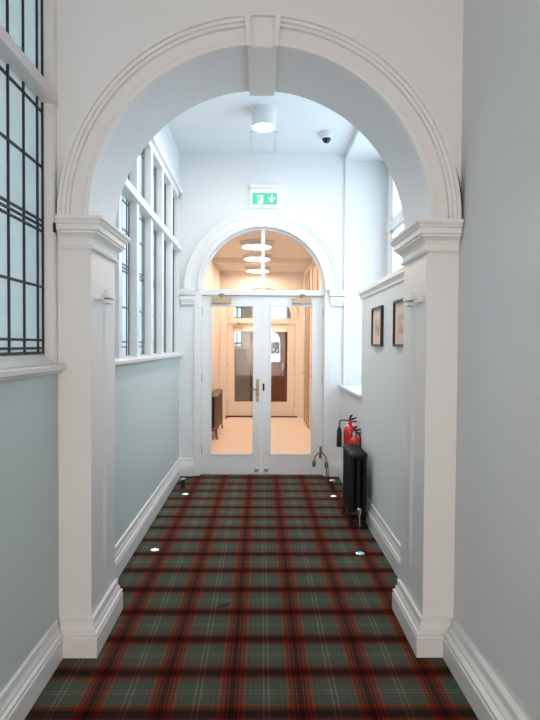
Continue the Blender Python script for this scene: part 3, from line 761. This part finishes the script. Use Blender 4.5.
# extinguishers
def extinguisher(x, y, r, hgt, label, horn):
    t = thing('fire_extinguisher', label, 'fire extinguisher', (x, y, 0), 'fire extinguishers behind the black radiator')
    prof = [(r * .9, 0), (r, 0.012), (r, hgt - r * 1.1)]
    for i in range(1, 8):
        a_ = PI / 2 * i / 8; prof.append((r * math.cos(a_) * .98 + 0.012 * (i / 8), hgt - r * 1.1 + r * 1.05 * math.sin(a_)))
    prof.append((0.018, hgt))
    MB().lathe(prof, (x, y, 0), 'z', 28).build('cylinder', M['red'], t)
    v = MB().lathe([(0.019, hgt - .004), (0.019, hgt + 0.028), (0.014, hgt + 0.034), (0.014, hgt + 0.055)], (x, y, 0), 'z', 14)
    vb = tag(v.build('valve', M['red'] if horn else M['steel'], t), 'red valve body' if horn else 'steel valve body')
    lv = MB().tube([(x, y, hgt + .05), (x + .02, y - .012, hgt + .062), (x + .055, y - .03, hgt + .075)], [0.008, 0.010, 0.006], 8)
    lv.tube([(x - .006, y, hgt + .05), (x + .006, y - .004, hgt + .092), (x + .022, y - .012, hgt + .10)], [0.010, 0.011, 0.008], 8)
    lv.tube([(x + .01, y - .004, hgt + .036), (x + .06, y - .03, hgt + .04)], [0.007, 0.006], 8)
    lv.build('lever', M['black'], vb)
    if horn:
        hx = x - 0.106
        MB().tube([(x - 0.01, y, hgt + 0.045), (x - 0.07, y, hgt + 0.05), (hx + .004, y, hgt + 0.042), (hx, y, hgt + 0.02), (hx, y, hgt - 0.03)], 0.0065, 8).build('hose', M['rubber'], t)
        MB().lathe([(0.026, hgt - 0.215), (0.027, hgt - 0.21), (0.024, hgt - 0.06), (0.016, hgt - 0.035), (0.010, hgt - 0.02)], (hx, y, 0), 'z', 18).build('horn', M['rubber'], t)
    else:
        MB().tube([(x + .012, y, hgt + 0.03), (x + .045, y, hgt + 0.038), (x + r + .006, y, hgt - 0.03), (x + r + .008, y, hgt - 0.3), (x + r + .008, y, hgt - 0.42)], 0.008, 8).build('hose', M['rubber'], t)
        MB().box(x - r * .75, x + r * .75, y - r - 0.001, y - r * .62, hgt * .5, hgt * .78, 0.001).build('instruction_label', M['mount'], t)
    return t
extinguisher(0.884, 5.50, 0.064, 0.765, 'red fire extinguisher with black discharge horn, behind the radiator', True)
extinguisher(0.894, 5.29, 0.052, 0.685, 'shorter red fire extinguisher between the radiator and the horned extinguisher', False)

# brass arched fitting by the doors
bf = thing('floor_fitting', 'thin brass arched pipe fitting on the floor at the right door edge', 'pipe fitting', (0.778, 6.53, 0))
yy = 6.53
arcp = []
for i in range(17):
    a_ = PI - PI * i / 16
    arcp.append((0.703 + 0.073 * math.cos(a_), yy, 0.185 + 0.105 * math.sin(a_)))
MB().tube([(0.630, yy, 0.165)] + arcp + [(0.776, yy, 0.14)], 0.0075, 8).build('arch', M['brass'], bf)
MB().tube([(0.703, yy, 0.225), (0.703, yy, 0.265), (0.703, yy, 0.30), (0.703, yy, 0.36)], [0.012, 0.016, 0.011, 0.013], 10).build('grip', M['brass'], bf)
for xx, zz in ((0.630, 0.165), (0.776, 0.145)):
    MB().lathe([(0.004, zz - .045), (0.020, zz - .03), (0.024, zz), (0.019, zz + .03), (0.008, zz + .045)], (xx, yy, 0), 'z', 14).build('knob', M['brass'], bf)
MB().tube([(0.776, yy, 0.0), (0.776, yy, 0.12)], 0.006, 8).lathe([(0.020, 0.0), (0.020, 0.006), (0.008, 0.010)], (0.776, yy, 0), 'z', 14).build('stem', M['brass'], bf)

# door stops
def door_stop(x, y, label):
    t = thing('door_stop', label, 'door stop', (x, y, 0), 'door stops on the carpet')
    MB().lathe([(0.034, 0), (0.034, 0.008), (0.026, 0.012), (0.026, 0.085), (0.028, 0.09)], (x, y, 0), 'z', 20).build('post', M['rubber'], t)
    tag(MB().lathe([(0.029, 0.088), (0.030, 0.092), (0.030, 0.102), (0.018, 0.108)], (x, y, 0), 'z', 20).build('cap', M['chrome'], t), 'shiny chrome cap')
door_stop(-0.835, 6.02, 'dark door stop with chrome cap beside the left skirting')
door_stop(0.775, 5.98, 'dark door stop with chrome cap beside the black radiator')

# floor marker lights
def floor_light(x, y, m, label):
    t = thing('floor_light', label, 'floor light', (x, y, 0), 'small marker lights set in the carpet')
    MB().lathe([(0.034, 0), (0.034, 0.003), (0.026, 0.006), (0.024, 0.004)], (x, y, 0), 'z', 24).build('rim', M['chrome'], t)
    MB().lathe([(0.0245, 0.003), (0.0245, 0.005), (0.016, 0.009), (0.004, 0.010)], (x, y, 0), 'z', 24).build('lens', m, t)
floor_light(-0.791, 4.188, M['ledwhite'], 'white floor light near the left skirting, midway down the corridor')
floor_light(0.749, 4.123, M['led'], 'blue floor light in front of the black radiator')
floor_light(-0.776, 5.763, M['ledwhite'], 'white floor light in front of the left door stop')
floor_light(0.755, 5.70, M['ledwhite'], 'white floor light in front of the right door stop')

# scrap on the carpet
s_ = MB(); zz = 0.004
s_.prism([(-0.250, 3.262), (-0.215, 3.270), (-0.185, 3.300), (-0.178, 3.318), (-0.205, 3.310), (-0.238, 3.288)], 'z', 0.0, 0.006)
tag(s_.build('paper_scrap', M['scrap']), 'small dark scrap lying on the carpet left of centre', 'scrap')

# ------------------------------------------------------------------ lobby
for i, (yy, lab) in enumerate(((8.62, 'warm round lobby lamp nearest the glazed doors, top glow in the fanlight'), (10.0 - 0.15, 'warm round lobby lamp in the middle of the row of three'), (11.45, 'warm round lobby lamp nearest the inner doors'))):
    ceiling_lamp('ceiling_light', lab, -0.08, yy, LC, 0.265, 0.075, M['diff_lobby'], 'row of round lamps in the lobby')
ceiling_lamp('ceiling_light', 'unseen round lamp added on the porch ceiling beyond the inner doors', 0.0, 13.3, 3.0, 0.20, 0.075, M['diff_porch_fill'])  # added out of view to brighten the porch behind the glass
struct('trim_16', MB().box(LX0 + 0.14, D2R + 0.06, 11.965, 12.034, 0, 0.022).box(LX0 + 0.14, LX0 + 0.165, 11.70, 11.965, 0, 0.022), mat('dark_threshold', (0.07, 0.035, 0.02), 0.5), 'dark brown threshold strip under the inner doors', 'threshold')
radiator('radiator', 'bronze radiator along the left wall of the lobby, seen through the glass', -0.85, -0.70, 9.1, 10.4, 0.73, M['bronze'], 18, 2, foot=0.14, valve=False)
# tan oak doors on the right wall of the lobby
def side_door(y0, y1, ztop, label):
    t = thing('door_3', label, 'door', (LX1, (y0 + y1) / 2, 0), None, 'structure')
    f = MB().box(LX1 - 0.022, LX1, y0 - 0.09, y0, 0, ztop, 0.004).box(LX1 - 0.022, LX1, y1, y1 + 0.09, 0, ztop, 0.004).box(LX1 - 0.022, LX1, y0, y1, 2.02, 2.10, 0.004).box(LX1 - 0.022, LX1, y0, y1, ztop - 0.09, ztop, 0.004)
    f.build('casing', M['tan'], t)
    p = MB().box(LX1 - 0.014, LX1 - 0.001, y0, y1, 0.006, 2.02)
    for z0, z1 in ((0.2, 0.85), (1.0, 1.9)):
        for a_, b_ in ((y0 + .1, (y0 + y1) / 2 - .04), ((y0 + y1) / 2 + .04, y1 - .1)): p.box(LX1 - 0.019, LX1 - 0.013, a_, b_, z0, z1, 0.004)
    p.build('panel', M['tan'], t)
    MB().box(LX1 - 0.012, LX1 - 0.001, y0, y1, 2.10, ztop - 0.09).build('overpanel', M['tan'], t)
    MB().tube([(LX1 - 0.012, y1 - 0.08, 1.0), (LX1 - 0.075, y1 - 0.08, 1.0), (LX1 - 0.08, y1 - 0.10, 1.0), (LX1 - 0.08, y1 - 0.19, 1.0)], 0.010, 8).box(LX1 - 0.022, LX1 - 0.012, y1 - .10, y1 - .06, 0.88, 1.12).build('handle', M['chrome'], t)
side_door(8.95, 9.75, 2.95, 'tan wooden door and overpanel in the right lobby wall, nearer one')
side_door(10.45, 11.25, 2.95, 'tan wooden door and overpanel in the right lobby wall, farther one')

# inner double doors (cream) and their transom light
MP = mat('cream_gloss_paint', (0.80, 0.73, 0.66), 0.35)
IY = 12.06
glazed_leaf('door_4', D2L + 0.004, -0.008, True, 'left leaf of the cream inner doors across the lobby', y=IY, z1=2.0, zb=0.31, zt=1.85, s_h=0.145, s_m=0.15, m=MP, closer=True, kick=False)
glazed_leaf('door_5', -0.004, D2R - 0.004, False, 'right leaf of the cream inner doors across the lobby', y=IY, z1=2.0, zb=0.31, zt=1.85, s_h=0.145, s_m=0.17, m=MP, closer=False, kick=False)
it = thing('window_5', 'arched overlight above the cream inner doors', 'window', (0.02, IY, 2.0), None, 'structure')
f = MB().box(D2L, D2R, IY - 0.05, IY + 0.04, 2.005, 2.119, 0.004).box(-0.02, 0.02, IY - 0.03, IY + 0.03, 2.115, 2.77)
f.arc(0.02, 2.12, [(0.62, IY - 0.03), (0.661, IY - 0.03), (0.661, IY + 0.03), (0.62, IY + 0.03)], n=30)
f.build('frame', MP, it)
MB().prism([(0.02 + 0.63 * math.cos(PI * i / 30), 2.118 + 0.63 * math.sin(PI * i / 30)) for i in range(31)], 'y', IY - 0.003, IY + 0.003).build('pane', M['glass'], it)
struct('trim_11', MB().arc(0.02, 2.12, archivolt(0.66, 0.10, 12.0, 0.03), n=30), MP, 'cream arch band over the inner doors', 'archivolt')
struct('trim_12', MB().box(LX0 + 0.02, D2L, 11.985, 12.001, 0, 2.12).box(D2R, LX1, 11.985, 12.001, 0, 2.12), MP, 'cream casing strips beside the inner doors', 'casing')

# porch: mahogany door with arched glazing and poster; leaded window
pd = thing('door_6', 'mahogany entrance door with arched pane, seen through the inner doors', 'door', (0.22, PY, 0), None, 'structure')
m = MB()
gx, gr, gz0, gzs = 0.22, 0.28, 1.11, 1.64
m.box(DX0, gx - gr, PY + 0.02, PY + 0.065, 0.006, 2.10).box(gx + gr, DX1, PY + 0.02, PY + 0.065, 0.006, 2.10).box(gx - gr, gx + gr, PY + 0.02, PY + 0.065, 0.006, gz0)
m.arch_panel(gx - gr, gx + gr, gzs, 2.10, gx, gr, PY + 0.02, PY + 0.065, 24)
m.build('leaf', M['mahog'], pd)
m = MB()
for a_, b_ in ((DX0 + .1, gx - .04), (gx + .04, DX1 - .1)):
    m.box(a_, b_, PY + 0.008, PY + 0.022, 0.2, 0.62, 0.006).box(a_, b_, PY + 0.008, PY + 0.022, 0.72, 1.02, 0.006)
m.build('raised_panel', M['mahog'], pd)
MB().prism([(gx - gr, gz0), (gx + gr, gz0)] + [(gx + gr * math.cos(PI * i / 20), gzs + gr * math.sin(PI * i / 20)) for i in range(21)], 'y', PY + 0.04, PY + 0.045).build('pane', M['frostdim'], pd)
MB().box(DX0 - 0.06, DX0, PY - 0.012, PY + 0.08, 0, 2.12).box(DX1, DX1 + 0.06, PY - 0.012, PY + 0.08, 0, 2.12).box(DX0 - .06, DX1 + .06, PY - 0.012, PY + 0.08, 2.101, 2.13).build('casing', M['mahog'], pd)
MB().tube([(0.58, PY + 0.02, 1.02), (0.58, PY - 0.03, 1.02), (0.50, PY - 0.035, 1.02)], 0.011, 8).box(0.565, 0.595, PY + 0.012, PY + 0.021, 0.9, 1.1).lathe([(0.02, -0.03), (0.024, 0.0)], (0.30, PY + 0.01, 0.56), 'y', 12).build('handle', M['chrome'], pd)
po = MB().box(0.265, 0.475, PY + 0.034, PY + 0.039, 1.325, 1.63).build('poster', M['teal'])
tag(po, 'dark teal poster stuck on the pane of the mahogany door', 'poster')
for q in ((0.31, 0.345, 1.40, 1.46), (0.40, 0.435, 1.38, 1.44)):
    MB().box(q[0], q[1], PY + 0.0325, PY + 0.0345, q[2], q[3]).build('poster_print', M['posterwhite'], po)
ol = thing('window_6', 'clear overlight above the mahogany entrance door', 'window', (0.22, PY, 2.2), None, 'structure')
MB().box(DX0 - .06, DX0, PY + .02, PY + .1, 2.2, 2.75).box(DX1, DX1 + .06, PY + .02, PY + .1, 2.2, 2.75).box(DX0, DX1, PY + .02, PY + .1, 2.2, 2.24).box(DX0, DX1, PY + .02, PY + .1, 2.70, 2.75).build('frame', M['white'], ol)
MB().box(DX0, DX1, PY + .055, PY + .06, 2.24, 2.70).build('pane', M['frostdim'], ol)
lw = thing('window_7', 'small leaded porch window left of the mahogany door', 'window', (-0.63, PY, 1.48), None, 'structure')
MB().box(-0.80, -0.77, PY + .02, PY + .1, 1.48, 2.62).box(-0.49, -0.46, PY + .02, PY + .1, 1.48, 2.62).box(-0.77, -0.49, PY + .02, PY + .1, 1.48, 1.52).box(-0.77, -0.49, PY + .02, PY + .1, 2.58, 2.62).box(-0.84, -0.42, PY - 0.03, PY + .02, 1.45, 1.48).build('frame', M['white'], lw)
MB().box(-0.77, -0.49, PY + .06, PY + .066, 1.52, 2.58).build('pane', M['frostdim'], lw)
m = MB()
for x_ in (-0.745, -0.63, -0.515): m.box(x_ - .014, x_ + .014, PY + .05, PY + .06, 1.52, 2.58)
for z_ in (1.58, 1.60, 1.95, 2.25, 2.52): m.box(-0.77, -0.49, PY + .05, PY + .06, z_ - .013, z_ + .013)
m.build('lead_bars', M['lead'], lw)
